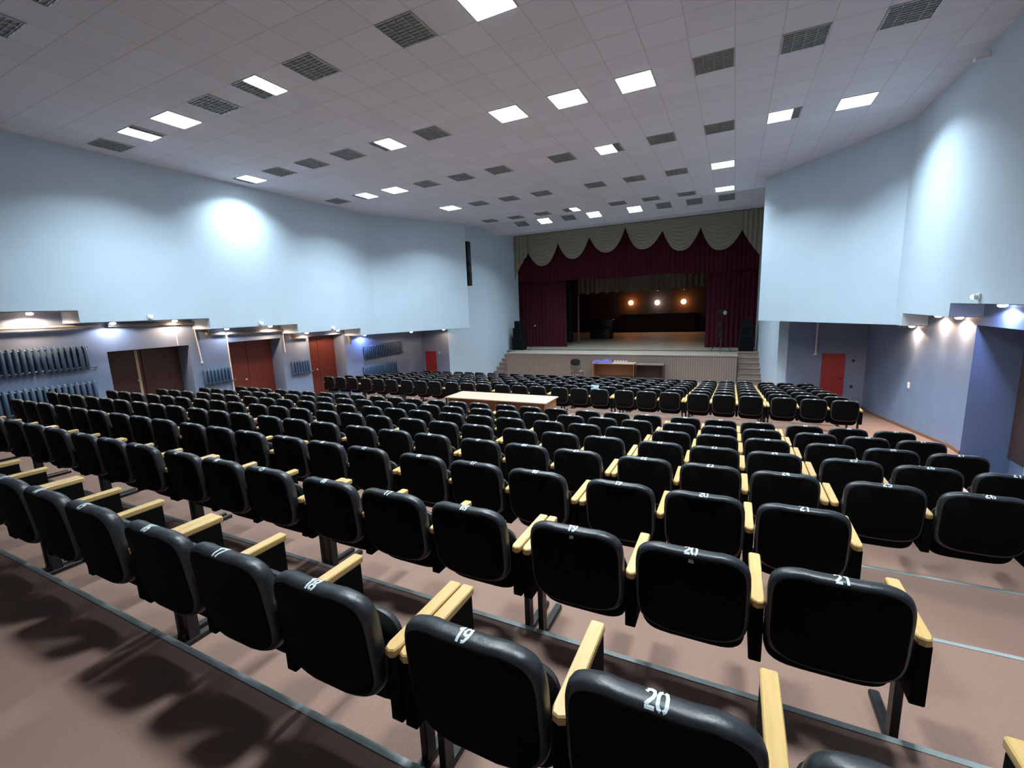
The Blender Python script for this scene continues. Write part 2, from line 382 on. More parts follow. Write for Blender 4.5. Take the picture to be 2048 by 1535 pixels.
for ri, y in enumerate(ROWY):
    tilt = 0; seen = 0
    if ri == 6: tilt = math.atan2(ZG-ZF, YG-YF2)
    for ci, x in enumerate(COLX):
        if ri == 5 and ci in (0, 1, 10, 11) or ri == 6 and ci in (0, 1, 10, 11): continue
        if ri == 4 and ci in (0, 1, 11, 10): continue
        if ri == 0 and ci not in (1, 3, 7, 8): continue
        z = zceil(y); seen += 1
        code = LIT.get((ri, ci)); ch = channels(code)
        st = 'glowing' if code == 'f' else ('partly lit' if code else 'unlit grey')
        row_w = ('frontmost visible' if ri == 1 else rown[ri])
        lab = '%s square ceiling light, %s from the right in the %s row from the camera' % (st, ORD[seen-1], ORD[ri])
        t = thing('ceiling_light', lab, 'ceiling light', (x, y, z), 0, 'square louvred ceiling lights')
        t.rotation_euler.x = tilt
        ob('frame', me_frame, t)
        for k in range(4):
            cx = -HS+CHW*(k+.5)
            ob('lamp_tube' if k in ch else 'louvre', me_tube if k in ch else me_louv, t, (cx, 0, 0))
        if ch:
            ld = bpy.data.lights.new('lamp', 'AREA'); ld.shape = 'RECTANGLE'; ld.size = CHW*len(ch); ld.size_y = 2*HS*.98
            ld.energy = TROFFER_W*len(ch)/4; ld.color = COOL; ld.spread = R(128)
            lo = ob('lamp', ld, t, (-HS+CHW*(ch[0]+ch[-1]+1)/2, 0, -.026))

# ------------------------------------------------------------------ downlights under the overhang
me_ring = MB().rings([[(r*math.cos(a), r*math.sin(a), z) for a in [2*math.pi*i/16 for i in range(16)]] for r, z in ((.05, 0), (.075, 0), (.07, -.012), (.05, -.008))], False).mesh('ring', MT['metal'], True)
def downlight(x, y, z, kind, lab, watt=1.0):
    t = thing('downlight', lab, 'downlight', (x, y, z), 0, 'small downlights under the upper walls')
    ob('ring', me_ring, t)
    MB().ball((0, 0, -.024), .062, 12, 8, .55).build('bulb', MT[{'w': 'warm', 'b': 'blue', 'n': 'neut'}[kind]], t, smooth=True)
    ld = bpy.data.lights.new('lamp', 'SPOT'); ld.energy = DOWNLIGHT_W*watt; ld.spot_size = R(165); ld.spot_blend = .25; ld.shadow_soft_size = .05
    ld.color = {'w': WARM, 'b': BLUE, 'n': NEUT}[kind]; ob('lamp', ld, t, (0, 0, -.06))
DL = [(4.1, .30, 'w', 2.2, 'over the ribbed radiators at the left edge'), (5.5, .03, 'n', 1.0, 'above the left corner of the dark double door'), (6.85, .03, 'w', 1.6, 'above the right side of the dark double door'),
      (8.2, -.26, 'n', .8, 'above the left edge of the middle left door'), (9.6, -.26, 'w', 1.4, 'above the right side of the middle left door'),
      (10.95, -.56, 'w', 1.3, 'above the small radiator between two left doors'), (12.35, -.56, 'w', 1.6, 'above the red brown left door')]
for y, z, k, wt, w_ in DL:
    downlight(-13.45, y, CZ+z-.014, k, '%s downlight %s' % ({'w': 'warm', 'n': 'dim white'}[k], w_), wt)
downlight(-13.45, 13.7, CZ-.844, 'b', 'blue-white downlight above the far pair of radiators', 1.6)
downlight(-12.60, 15.6, CZ-.844, 'w', 'warm downlight left of the bright red door', .9)
downlight(-12.0, 17.2, CZ-.844, 'w', 'warm downlight at the corner right of the bright red door', .9)
for y, z, k, w_ in [(13.5, -.75, 'w', 'farthest warm downlight on the right wall'), (12.05, -.465, 'w', 'middle warm downlight on the right wall'), (11.1, -.465, 'w', 'nearest warm downlight on the right wall'),
                    (9.65, -.225, 'b', 'blue-white downlight above the right alcove')]:
    downlight(3.73, y, CZ+z, k, w_, 2.0)
def bracket(x, y, z, s, lab):
    t = thing('wall_lamp', lab, 'wall lamp', (x, y, z), 0, 'small white lamps on the edge of the upper walls')
    MB().cbox((min(0, s*.03), -.05, -.05), (max(0, s*.03), .05, .05), .008).build('base', MT['plastic_w'], t)
    MB().tube((s*.03, 0, 0), (s*.07, .01, -.005), .03, 14, .045).build('shade', MT['plastic_w'], t, smooth=True)
    MB().ball((s*.07, .01, -.005), .036).build('bulb', MT['neut'], t, smooth=True)
for y, z, w_ in ((6.0, .12, 'above the dark double door'), (8.85, -.17, 'above the middle left door'), (11.55, -.46, 'above the red brown left door')):
    bracket(XLU, y, CZ+z, 1, 'small white lamp on the left upper wall edge '+w_)
bracket(XRU, 9.5, CZ-.10, -1, 'small white lamp on the right upper wall edge')
t = thing('security_camera', 'small white camera under the ceiling on the right wall', 'camera', (3.38, 10.25, CZ+3.6))
MB().cbox((-.03, -.04, -.05), (.02, .04, .05), .006).build('bracket', MT['plastic_w'], t)
MB().tube((-.03, 0, -.02), (-.17, -.05, -.06), .032, 12).build('body', MT['plastic_w'], t, smooth=True)

# ------------------------------------------------------------------ radiators and pipes on the left wall
def radiator(y0, y1, z0, z1, lab, pitch=.105):
    t = thing('radiator', lab, 'radiator', (XL, (y0+y1)/2, z0), 0, 'ribbed blue radiators')
    n = max(3, round((y1-y0)/pitch)); p = (y1-y0)/n; h = z1-z0; m = MB()
    for k in range(n):
        yc = -(y1-y0)/2+p*(k+.5)
        m.rings([[(.06+.055*math.cos(a), yc+p*.36*math.sin(a), zz) for a in [2*math.pi*i/10 for i in range(10)]] for zz in (0, h)][:0] or
                [[(.07+s1*.055*math.cos(a), yc+s1*p*.38*math.sin(a), zz) for a in [2*math.pi*i/10 for i in range(10)]] for s1, zz in ((.5, 0), (1, .03), (1, h-.03), (.5, h))])
    m.tube((.07, -(y1-y0)/2, .06), (.07, (y1-y0)/2, .06), .025).tube((.07, -(y1-y0)/2, h-.06), (.07, (y1-y0)/2, h-.06), .025)
    m.build('sections', MT['rad'], t, smooth=True)
    MB().tube((.07, (y1-y0)/2-.02, .05), (.07, (y1-y0)/2+.12, .05), .014).tube((.07, (y1-y0)/2+.12, .05), (0, (y1-y0)/2+.12, .05), .014).build('pipe', MT['rad'], t, smooth=True)
    m = MB()
    for yy in (-(y1-y0)/2+.1, (y1-y0)/2-.1): m.box((0, yy-.015, h-.09), (.06, yy+.015, h-.06))
    m.build('bracket', MT['rad'], t)
radiator(2.6, 5.0, CZ-1.06, CZ-.47, 'long ribbed blue radiator at the left edge, upper of the pair')
radiator(2.6, 5.05, CZ-1.92, CZ-1.33, 'long ribbed blue radiator at the left edge, lower of the pair')
radiator(7.45, 8.25, CZ-1.90, CZ-1.42, 'short blue radiator between the nearest two left doors')
radiator(10.33, 11.08, CZ-2.04, CZ-1.53, 'short blue radiator between the two farther left doors')
radiator(13.75, 16.15, CZ-1.87, CZ-1.31, 'upper long radiator before the bright red door')
radiator(13.65, 15.7, CZ-2.72, CZ-2.16, 'lower long radiator before the bright red door')
def pipe(nm, lab, pts, r, m, grp=None, cap=None):
    p0 = Vector(pts[0]); t = MB()
    for a, b in zip(pts, pts[1:]): t.tube(Vector(a)-p0, Vector(b)-p0, r, 10).ball(Vector(b)-p0, r*1.02, 10, 6)
    if cap: t.tube(Vector(pts[-1])-p0, Vector(pts[-1])-p0-Vector((0, 0, .06)), r*2.2, 10)
    return tag(t.build(nm, m, None, p0, smooth=True), lab, 'pipe', grp)
xw = XL+.09
pipe('heating_pipe', 'pale heating pipe running along the wall above the left edge radiators', [(xw, 1.0, CZ-.02), (xw, 5.3, CZ-.05)], .03, MT['pipe'])
pipe('heating_pipe', 'dull pipe above the dark double door stepping down beside it', [(xw, 5.45, CZ-.05), (xw, 7.62, CZ-.09), (xw+.0, 7.72, CZ-.12), (xw, 7.72, CZ-.42), (xw, 8.2, CZ-.44)], .05, MT['duct'])
pipe('heating_pipe', 'dull pipe above the middle left door stepping down beside it', [(xw, 8.3, CZ-.44), (xw, 10.35, CZ-.46), (xw, 10.42, CZ-.74), (xw, 11.0, CZ-.76)], .05, MT['duct'])
pipe('heating_pipe', 'short dull pipe bend right of the red brown left door', [(xw, 12.98, CZ-.70), (xw, 13.05, CZ-1.12)], .06, MT['duct'])
pipe('conduit', 'white vertical conduit with a box end left of the short radiator', [(XL+.02, 7.42, CZ-.05), (XL+.02, 7.50, CZ-1.18)], .014, MT['pipe_w'], cap=True)
pipe('conduit', 'thin white conduit above the right half of the dark double door', [(XL+.02, 6.95, CZ-.15), (XL+.02, 6.95, CZ-.67)], .012, MT['pipe_w'])
pipe('conduit', 'white vertical pipe right of the middle left door', [(XL+.017, 10.2, CZ-.35), (XL+.017, 10.2, CZ-1.2)], .016, MT['pipe_w'])
pipe('conduit', 'white vertical pipe down the left jamb of the middle left door', [(XL+.03, 8.29, CZ-.5), (XL+.03, 8.29, CZ-2.3)], .02, MT['pipe_w'])
pipe('conduit', 'white pipe hanging beside the dark red door', [(2.48, YE-.05, CZ-.76), (2.48, YE-.05, CZ-1.86)], .028, MT['pipe_w'], cap=True)
t = thing('light_switch', 'white light switch on the right blue wall', 'switch', (XR, 13.68, CZ-2.2))
MB().cbox((-.02, -.06, -.07), (0, .06, .07), .004).build('plate', MT['plastic_w'], t)
MB().cbox((-.028, -.03, -.04), (-.019, .03, .04), .003).build('rocker', MT['plastic_w'], t)
for k, z in enumerate((-2.1, -2.95)):
    tag(MB().cbox((-.035, -.02, -.04), (.035, 0, .04), .004).build('socket', MT['black'], None, (3.52, YE, CZ+z)), ('upper' if k == 0 else 'lower')+' small dark socket right of the dark red door', 'socket')
tag(MB().cbox((-.03, -.02, -.04), (.03, 0, .04), .004).build('light_switch', MT['plastic_w'], None, (-12.68, YE, CZ-2.0)), 'small pale switch right of the bright red door', 'switch')
t = thing('wall_speaker', 'tall black loudspeaker column behind the end of the left upper wall', 'speaker', (-11.34, YE+.32, CZ+1.08))
MB().cbox((0, 0, 0), (.34, .3, 1.97), .02).build('cabinet', MT['plastic_b'], t)
for zb in (.45, .95): MB().cbox((.34, .02, zb), (.41, .2, zb+.17), .02).build('bracket', MT['black'], t)

# ------------------------------------------------------------------ theatre seats
SP, GP, XC0 = .55, .088, -.680
def colx(c): return XC0+SP*c+GP*math.floor(c/3)
def outline(w, z0, z1, n=44, e=4.2, ins=0, camel=0, belly=0):
    pts = []; zc = (z0+z1)/2; hw = w/2; hh = (z1-z0)/2
    for i in range(n):
        t = 2*math.pi*(i+.5)/n; c, s = math.cos(t), math.sin(t)
        x = hw*math.copysign(abs(c)**(2/e), c); z = hh*math.copysign(abs(s)**(2/e), s)
        k = 1-min(1, (x/hw)**2)
        if z > 0: z += camel*(z/hh)*(math.cos(x/hw*2*math.pi)*-.5-.5)*k
        else: z -= belly*(-z/hh)*k
        pts.append((x*(hw-ins)/hw, zc+z*(hh-ins)/hh))
    return pts
BW = .494
def back_y(x, z): return -.024*(1-(x/(BW/2))**2)-.11*(z-.865)*1.0
def ring3(pts, y): return [(x, y+back_y(x, z), z) for x, z in pts]
def backrest():
    m = MB(); o = lambda i: outline(BW, .420, .868, e=4.8, ins=i, camel=.014, belly=.012)
    m.rings([ring3(o(.05), -.040), ring3(o(.020), -.040), ring3(o(.009), -.036), ring3(o(.002), -.024), ring3(o(0), -.003), ring3(o(.003), .014), ring3(o(.014), .030), ring3(o(.035), .042), ring3(o(.10), .050), ring3(o(.18), .052)])
    return m.mesh('backrest', MT['leather'], 60)
def backboard():
    m = MB(); o = lambda i: outline(BW, .420, .868, e=4.8, ins=i, camel=.014, belly=.012)
    m.rings([ring3(o(.15), -.0445), ring3(o(.024), -.0445), ring3(o(.019), -.0415), ring3(o(.019), -.034)])
    return m.mesh('back_board', MT['panel'], 30)
def seatpad():
    m = MB(); rs = []
    for ins, y in ((.06, -.045), (.012, -.043), (.004, -.028), (0, 0), (.004, .024), (.02, .038), (.07, .045)):
        rs.append([(x, y+.135-.10*(z-.54), z) for x, z in outline(.48, .295, .70, 32, 5, ins)])
    m.rings(rs); n_ = 32
    for k in range(len(m.f)):
        if k < 3*n_ or k == len(m.f)-2: m.m[k] = 1
    return m.mesh('seat', [MT['leather'], MT['panel']], 60)
def armtop():
    # plan outline with rounded rear end, x within +-.027, y .02 .. .44
    pts = [(-.020, .020), (0, .012), (.020, .020), (.027, .045), (.027, .435), (.022, .442), (-.022, .442), (-.027, .435), (-.027, .045)]
    m = MB(); ins = lambda s: [(x*s, .23+(y-.23)*(1-(1-s)*.14)) for x, y in pts]
    m.rings([[(x, y, .622) for x, y in ins(.9)], [(x, y, .628) for x, y in pts], [(x, y, .650) for x, y in pts], [(x, y, .656) for x, y in ins(.86)]])
    return m.mesh('armrest', MT['armwood'], 30)
def armpanel():
    m = MB(); m.cbox((-.0255, .025, .355), (.0255, .425, .622), .003); return m.mesh('side_panel', MT['panel'])
def rail(): return MB().cbox((-.243, .195, .375), (.243, .235, .415), .004).mesh('seat_rail', MT['black'])
def legm(): return MB().cbox((-.016, .165, .02), (.016, .225, .40), .003).mesh('leg', MT['black'])
def footm(): return MB().cbox((-.022, .055, .001), (.022, .47, .032), .005).mesh('foot', MT['black'])
ME = dict(back=backrest(), board=backboard(), pad=seatpad(), arm=armtop(), apan=armpanel(), rail=rail(), leg=legm(), foot=footm())
# stencilled numbers wrapped over the top of the backrest
bmb = bmesh.new(); bmb.from_mesh(ME['back']); BV = BVHTree.FromBMesh(bmb)
def mir(p): return [(.6-x, y) for x, y in p]
def rot(p): return [(.6-x, 1-y) for x, y in p]
_0 = [(.35,.97),(.47,.90),(.53,.72),(.53,.28),(.47,.10),(.35,.03)]
_8a = [(.26,.96),(.14,.89),(.10,.76),(.16,.61),(.26,.54)]; _8b = [(.26,.47),(.11,.39),(.07,.25),(.13,.10),(.26,.04)]
_6a = [(.50,.93),(.30,.90),(.14,.66),(.09,.38),(.14,.12),(.26,.04)]; _6b = [(.34,.04),(.47,.12),(.52,.28),(.46,.46),(.32,.53),(.18,.45)]
STROKE = {'0': [_0, mir(_0)], '1': [[(.10,.76),(.32,.94),(.32,.0)]], '2': [[(.07,.76),(.14,.91),(.30,.96),(.46,.90),(.51,.74),(.45,.56),(.10,.14)], [(.07,.07),(.57,.07)]],
 '3': [[(.08,.86),(.25,.95),(.44,.88),(.49,.73),(.40,.58),(.26,.53)], [(.30,.47),(.46,.42),(.53,.27),(.45,.10),(.27,.04),(.06,.13)]],
 '4': [[(.42,0),(.42,.96)], [(.33,.90),(.06,.34)], [(.04,.25),(.32,.25)], [(.5,.25),(.58,.25)]], '5': [[(.52,.93),(.15,.93),(.12,.60)], [(.10,.50),(.30,.57),(.47,.50),(.53,.31),(.45,.11),(.27,.04),(.06,.12)]],
 '6': [_6a, _6b], '7': [[(.05,.93),(.55,.93)], [(.50,.82),(.24,0)]], '8': [_8a, mir(_8a), _8b, mir(_8b)], '9': [rot(_6a), rot(_6b)]}
def number_mesh(txt):
    """hand-cut stencil figures laid over the top of the backrest"""
    H = .046; hwid = .098*H; m = MB(); xoff = 0
    for chx in txt:
        for st in STROKE[chx]:
            P = []
            for a, b in zip(st, st[1:]):
                k = max(1, int(math.dist(a, b)/.10))
                P += [(a[0]+(b[0]-a[0])*q/k, a[1]+(b[1]-a[1])*q/k) for q in range(k)]
            P.append(st[-1]); P = [(x*H, y*H) for x, y in P]; L = []
            for q, p in enumerate(P):
                a = P[max(0, q-1)]; b = P[min(len(P)-1, q+1)]; d = Vector((b[0]-a[0], b[1]-a[1])).normalized()
                L.append([(p[0]+xoff-d.y*hwid*w_, p[1]+d.x*hwid*w_, 0) for w_ in (-1, 0, 1)])
            m.add([v for r_ in L for v in r_], [(q*3+e, q*3+e+1, q*3+e+4, q*3+e+3) for q in range(len(L)-1) for e in (0, 1)])
        xoff += .64*H if chx != '1' else .50*H
    wd = xoff-.04*H
    tilt = R(38); up = Vector((0, math.cos(tilt), math.sin(tilt))); nrm = Vector((0, -math.sin(tilt), math.cos(tilt)))
    base = Vector((0, -.033, .856)); vs = []
    for v in m.v:
        p = base+Vector((v[0]-wd/2, 0, 0))+up*(v[1]-H/2+.004)+nrm*.08
        hit, n, i, d = BV.ray_cast(p, -nrm, .2)
        if hit is None: hit, n, i, d = BV.find_nearest(p)
        vs.append(tuple(hit+n*.0012))
    m.v = vs
    return m.mesh('seat_number', MT['number'])
def worn_mesh():
    bm = bmesh.new(); n = 7; g = []
    for i in range(n):
        for j in range(n):
            u, v = i/(n-1)-.5, j/(n-1)-.5
            p = Vector((.004+.020*u*(1-.4*v), -.2, .842+.018*v)); hit, nn, k, d = BV.ray_cast(p, Vector((0, 1, -.1)).normalized(), .5)
            g.append(bm.verts.new(hit+nn*.0045))
    for i in range(n-1):
        for j in range(n-1):
            if random.random() < .8: bm.faces.new((g[i*n+j], g[(i+1)*n+j], g[(i+1)*n+j+1], g[i*n+j+1]))
    me = bpy.data.meshes.new('worn_mark'); bm.to_mesh(me); bm.free(); me.materials.append(MT['number']); return me
NUM = {}
def num(n):
    if n not in NUM: NUM[n] = number_mesh(str(n))
    return NUM[n]
def child(me, nm, parent, loc=(0, 0, 0)):
    o = bpy.data.objects.new(nm, me); COL.objects.link(o); o.parent = parent; o.location = loc; return o
def make_seat(kind):
    t = thing('theatre_seat', 'seat', 'seat')
    child(ME['back'], 'backrest', t); child(ME['board'], 'back_board', t); child(ME['pad'], 'seat', t); child(ME['rail'], 'seat_rail', t)
    arms = [(-SP/2-(.012 if kind == 'l' else 0))] + ([SP/2+.012] if kind == 'r' else [])
    for ax in arms:
        a = child(ME['arm'], 'armrest', t, (ax, 0, 0)); child(ME['apan'], 'side_panel', a)
    if kind in 'lr':
        s = -1 if kind == 'l' else 1
        l = child(ME['leg'], 'leg', t, (s*(SP/2+.0), 0, 0)); child(ME['foot'], 'foot', l)
    return t
protos = {k: make_seat(k) for k in 'lmr'}; used = set()
def copy_seat(kind, loc, number, label, group):
    p = protos[kind]
    if kind not in used: used.add(kind); r = p; new = False
    else:
        r = p.copy(); COL.objects.link(r); new = True
        for ch in list(p.children):
            if ch.name.startswith('seat_number'): continue
            c = ch.copy(); COL.objects.link(c); c.parent = r
            for g in ch.children:
                if g.name.startswith('seat_number'): continue
                d = g.copy(); COL.objects.link(d); d.parent = c
    r.location = loc; r['label'] = label; r['group'] = group
    b = [c for c in r.children if c.name.startswith('backrest')][0]
    child(num(number), 'seat_number', b)
    if (loc[1], number) in ((2.01, 19), (2.01, 20)): child(worn_mesh(), 'worn_mark', b)
    return r
rows = []
for r in range(1, 9): rows.append(('b', r, 1.0*r+.01, zrow(r), -18 if r < 4 else -21, 2 if r < 4 else 5))
for k in range(7): rows.append(('f', k+1, 11.18+.95*k, zramp(11.18+.95*k+.2), -21, 5))
cand = []
for blk, r, y, z, c0, c1 in rows:
    for c in range(c0, c1+1):
        x = colx(c); ps = [inpix((x+dx, y, z+dz)) for dx in (-.3, 0, .3) for dz in (.3, .87)]
        ps = [p for p in ps if p]
        if not ps or not any(-70 < p[0] < 2118 and -60 < p[1] < 1600 for p in ps): continue
        cand.append((inpix((x, y, z+.6))[2] if inpix((x, y, z+.6)) else .1, blk, r, y, z, c, c0, c1))
cand.sort(key=lambda t: t[0])
ROWW = {('b', i+1): w for i, w in enumerate(['nearest row', 'second row from the camera', 'third row from the camera', 'fourth row from the camera', 'fifth row from the camera',
        'sixth row from the camera', 'seventh row from the camera', 'eighth row, just before the walkway'])}
FR = ['rear row', 'second row', 'third row', 'fourth row', 'fifth row', 'sixth row', 'foremost row']
rest = []
for i, (d, blk, r, y, z, c, c0, c1) in enumerate(cand):
    kind = 'lmr'[(c-c0) % 3]; n = c-c0+1
    if i >= 300: rest.append((colx(c), y, z, kind)); continue
    if blk == 'b':
        lab = 'black padded folding seat numbered %d in the %s' % (n, ROWW[('b', r)])
        g = 'folding seats behind the walkway'
    else:
        lab = 'black seat, %s from the right end, %s beyond the walkway' % (ORD[c1-c], FR[r-1])
        g = 'folding seats between walkway and stage'
    copy_seat(kind, (colx(c), y, z), n, lab, g)
bmb.free()
# remaining, farthest seats as one object
if rest:
    rm = bpy.data.meshes.new('distant_seat_rows'); bm = bmesh.new(); mats = [MT['leather'], MT['panel'], MT['armwood'], MT['black']]
    for x, y, z, kind in rest:
        lst = [('back', 0, 0), ('board', 1, 0), ('pad', 0, 0), ('rail', 3, 0), ('arm', 2, -SP/2), ('apan', 3, -SP/2)]
        if kind == 'r': lst += [('arm', 2, SP/2), ('apan', 3, SP/2), ('leg', 3, SP/2), ('foot', 3, SP/2)]
        if kind == 'l': lst += [('leg', 3, -SP/2), ('foot', 3, -SP/2)]
        for nm, mi, dx in lst:
            k0 = len(bm.verts); f0 = len(bm.faces); bm.from_mesh(ME[nm]); bm.verts.ensure_lookup_table(); bm.faces.ensure_lookup_table()
            for v in bm.verts[k0:]: v.co += Vector((x+dx, y, z))
            for f in bm.faces[f0:]: f.material_index = mi
    bm.to_mesh(rm); bm.free()
    for m in mats: rm.materials.append(m)
    rm.shade_smooth()
    tag(ob('distant_seat_rows', rm), 'remaining farthest black seats in front of the stage', 'seats', None, 'stuff')

# ------------------------------------------------------------------ long table in the walkway
t = thing('long_table', 'long beige table standing in the walkway between the seat blocks', 'table', (-5.2, 9.75, .612))
MB().cbox((-1.40, -.42, .765), (1.40, .42, .79), .004).build('tabletop', MT['deskwood'], t)
for s in (-1, 1): MB().cbox((s*1.34-.012, -.36, 0), (s*1.34+.012, .36, .765), .002).build('side_panel', MT['deskside'], t)
MB().cbox((-.012, -.30, 0), (.012, .36, .765), .002).build('middle_panel', MT['deskside'], t)
MB().cbox((-1.325, .28, .25), (-.014, .298, .762), .002).cbox((.014, .28, .25), (1.325, .298, .762), .002).build('front_panel', MT['deskside'], t)

# ------------------------------------------------------------------ before the stage
def desk(nm, lab, x0, x1, y0, y1, h, m, ms):
    t = thing(nm, lab, 'table', ((x0+x1)/2, (y0+y1)/2, -.026)); a = (x1-x0)/2; b = (y1-y0)/2
    MB().cbox((-a, -b, h-.03), (a, b, h), .004).build('tabletop', m, t)
    for s in (-1, 1): MB().cbox((s*(a-.03)-.012, -b+.03, 0), (s*(a-.03)+.012, b-.03, h-.03), .002).build('side_panel', ms, t)
    MB().cbox((-a+.045, b-.09, .2), (a-.045, b-.07, h-.032), .002).build('front_panel', ms, t)
desk('desk', 'brown desk before the stage with cups and a violet cloth', -6.0, -4.03, 20.75, 21.45, .86, MT['deskwood'], MT['deskside'])
desk('desk', 'darker desk before the stage, right of the desk with cups', -4.0, -2.75, 20.80, 21.45, .83, MT['grey'], MT['door_dark'])
cg = []; nx, ny = 15, 8
for i in range(nx):
    row = []
    for j in range(ny):
        u, v = i/(nx-1), j/(ny-1)
        h = .015+.20*math.sin(math.pi*u)**.7*math.sin(math.pi*v)**.7*(.75+.35*math.sin(7*u+3*v)+.1*math.cos(19*u))
        row.append((-.48+.96*u, -.24+.48*v, h))
    cg.append(row)
m = MB(); o_ = nx*ny
vs = [p for r_ in cg for p in r_]+[(p[0], p[1], 0.001) for r_ in cg for p in r_]; fs = []
for i in range(nx-1):
    for j in range(ny-1):
        q = (i*ny+j, (i+1)*ny+j, (i+1)*ny+j+1, i*ny+j+1); fs.append(q); fs.append(tuple(o_+k for k in reversed(q)))
for i in range(nx-1): fs += [(i*ny, o_+i*ny, o_+(i+1)*ny, (i+1)*ny), (i*ny+ny-1, (i+1)*ny+ny-1, o_+(i+1)*ny+ny-1, o_+i*ny+ny-1)]
for j in range(ny-1): fs += [(j, j+1, o_+j+1, o_+j), ((nx-1)*ny+j, o_+(nx-1)*ny+j, o_+(nx-1)*ny+j+1, (nx-1)*ny+j+1)]
m.add(vs, fs)
tag(m.build('cloth', MT['purple'], None, (-5.6, 21.05, .836), smooth=True), 'crumpled violet blue cloth heaped on the desk before the stage', 'cloth')
for k, (x, w_) in enumerate(((-5.05, 'first from the left'), (-4.92, 'second from the left'), (-4.78, 'middle one'), (-4.65, 'second from the right'), (-4.52, 'first from the right'))):
    t = thing('cup', '%s among five small white cups on the stage desk' % w_, 'cup', (x, 21.3, .834), 0, 'white cups on the desk')
    MB().rings([[(r*math.cos(a), r*math.sin(a), z) for a in [2*math.pi*i/12 for i in range(12)]] for r, z in ((.03, 0), (.042, .08), (.038, .08), (.028, .01))]).build('bowl', MT['plastic_w'], t, smooth=True)
    MB().tube((.04, 0, .065), (.065, 0, .055), .006, 6).tube((.065, 0, .055), (.065, 0, .03), .006, 6).tube((.065, 0, .03), (.036, 0, .02), .006, 6).build('handle', MT['plastic_w'], t, smooth=True)
t = thing('upholstered_chair', 'grey chair with a dark jacket over its back, left of the desk', 'chair', (-6.75, 20.7, -.026))
MB().cbox((-.26, -.25, .38), (.26, .27, .48), .03).build('seat', MT['grey'], t, smooth=True)
m = MB(); m.rings([[(x, y-.25, z) for x, z in outline(.52, .50, 1.02, 24, 3.4, ins)] for ins, y in ((.04, -.04), (0, -.02), (0, .03), (.04, .05))]); m.build('backrest', MT['grey'], t, smooth=True)
m = MB(); m.rings([[(x, y-.25, z) for x, z in outline(.46, .78, 1.10, 24, 2.6, ins)] for ins, y in ((.05, -.075), (0, -.055), (0, .065), (.05, .085))]); m.build('jacket', MT['blackcloth'], t, smooth=True)  # dark jacket hung over the backrest, built as part of the chair
for sx in (-1, 1):
    for sy in (-1, 1): MB().tube((sx*.2, sy*.2, .39), (sx*.23, sy*.23, 0), .016).build('leg', MT['black'], t, smooth=True)
m = MB(); gr = []
for i in range(7):
    u = -.11+.22*i/6; gr.append([(u, -.058+.012*math.sin(40*u), .70+.04*abs(u)/.11), (u, -.066, .80), (u, -.05, .868), (u, 0, .882), (u, .05, .84)])
m.sheet(gr, .004)
tag(m.build('cloth', MT['paleblue'], None, (-3.43, 12.13, zramp(12.33)), smooth=True), 'pale blue cloth draped over a seat back beyond the long table', 'cloth')

# ------------------------------------------------------------------ curtains
def drape(x0, x1, zb, zt, y, pitch=.22, amp=.045, rows_=10, th=.012):
    n = max(8, int((x1-x0)/pitch*8)); g = []
    for i in range(n+1):
        x = x0+(x1-x0)*i/n; b = zb(x) if callable(zb) else zb; tt = zt(x) if callable(zt) else zt; c = []
        for j in range(rows_+1):
            v = j/rows_; z = b+(tt-b)*v
            ph = 2*math.pi*x/pitch+.5*math.sin(3*x)+.25*math.sin(5*v)
            c.append((x+.01*math.sin(9*x+2*v), y+amp*(.75+.25*(1-v))*math.sin(ph)+.4*amp*math.sin(2.3*ph*.37), z))
        g.append(c)
    return MB().sheet(g, th)
tag(drape(-11.7, -8.75, ZST+.035, CZ+1.75, YP+.75).build('stage_curtain', MT['redcloth'], smooth=True), 'burgundy side curtain hanging at the left of the stage', 'curtain')
tag(drape(-1.3, 1.0, ZST+.035, CZ+1.75, YP+.75).build('stage_curtain', MT['redcloth'], smooth=True), 'burgundy side curtain hanging at the right of the stage', 'curtain')
tag(drape(-11.72, 1.05, lambda x: CZ+1.38+.03*math.sin(x*1.3)+.12*max(0, (-9-x)/2.7), ZP-.03, YP+.42, .2, .04).build('stage_valance', MT['redcloth'], smooth=True), 'long pleated burgundy valance across the top of the stage', 'curtain')
tag(drape(-9.0, -1.2, lambda x: CZ+.62+.10*(x+9)/7.8+.12*abs(math.sin((x+9)*math.pi/.62)), CZ+2.15, 28.0, .31, .05, 6).build('inner_valance', MT['backcloth'], smooth=True), 'faded beige scalloped valance hanging deeper on the stage', 'curtain')
tag(drape(-12.9, -9.1, ZST+.15, CZ+3.4, 27.2, .3, .06).build('side_drape', MT['blackcloth'], smooth=True), 'black side drape deep on the left of the stage', 'curtain')
tag(drape(-1.25, 2.4, ZST+.15, CZ+3.4, 28.6, .3, .06).build('side_drape', MT['blackcloth'], smooth=True), 'black side drape deep on the right of the stage', 'curtain')
sw = thing('swag_pelmet', 'cream swagged pelmet of scallops along the top of the stage', 'curtain', (0, YP, CZ))
pk = [(-10.70, 3.02), (-8.9, 3.42), (-7.12, 3.56), (-5.2, 3.86), (-3.36, 3.50), (-1.6, 3.46), (.2, 3.18)]
lo = [2.26, 2.50, 2.68, 2.68, 2.45, 2.33]
ztp = ZP-CZ-.04
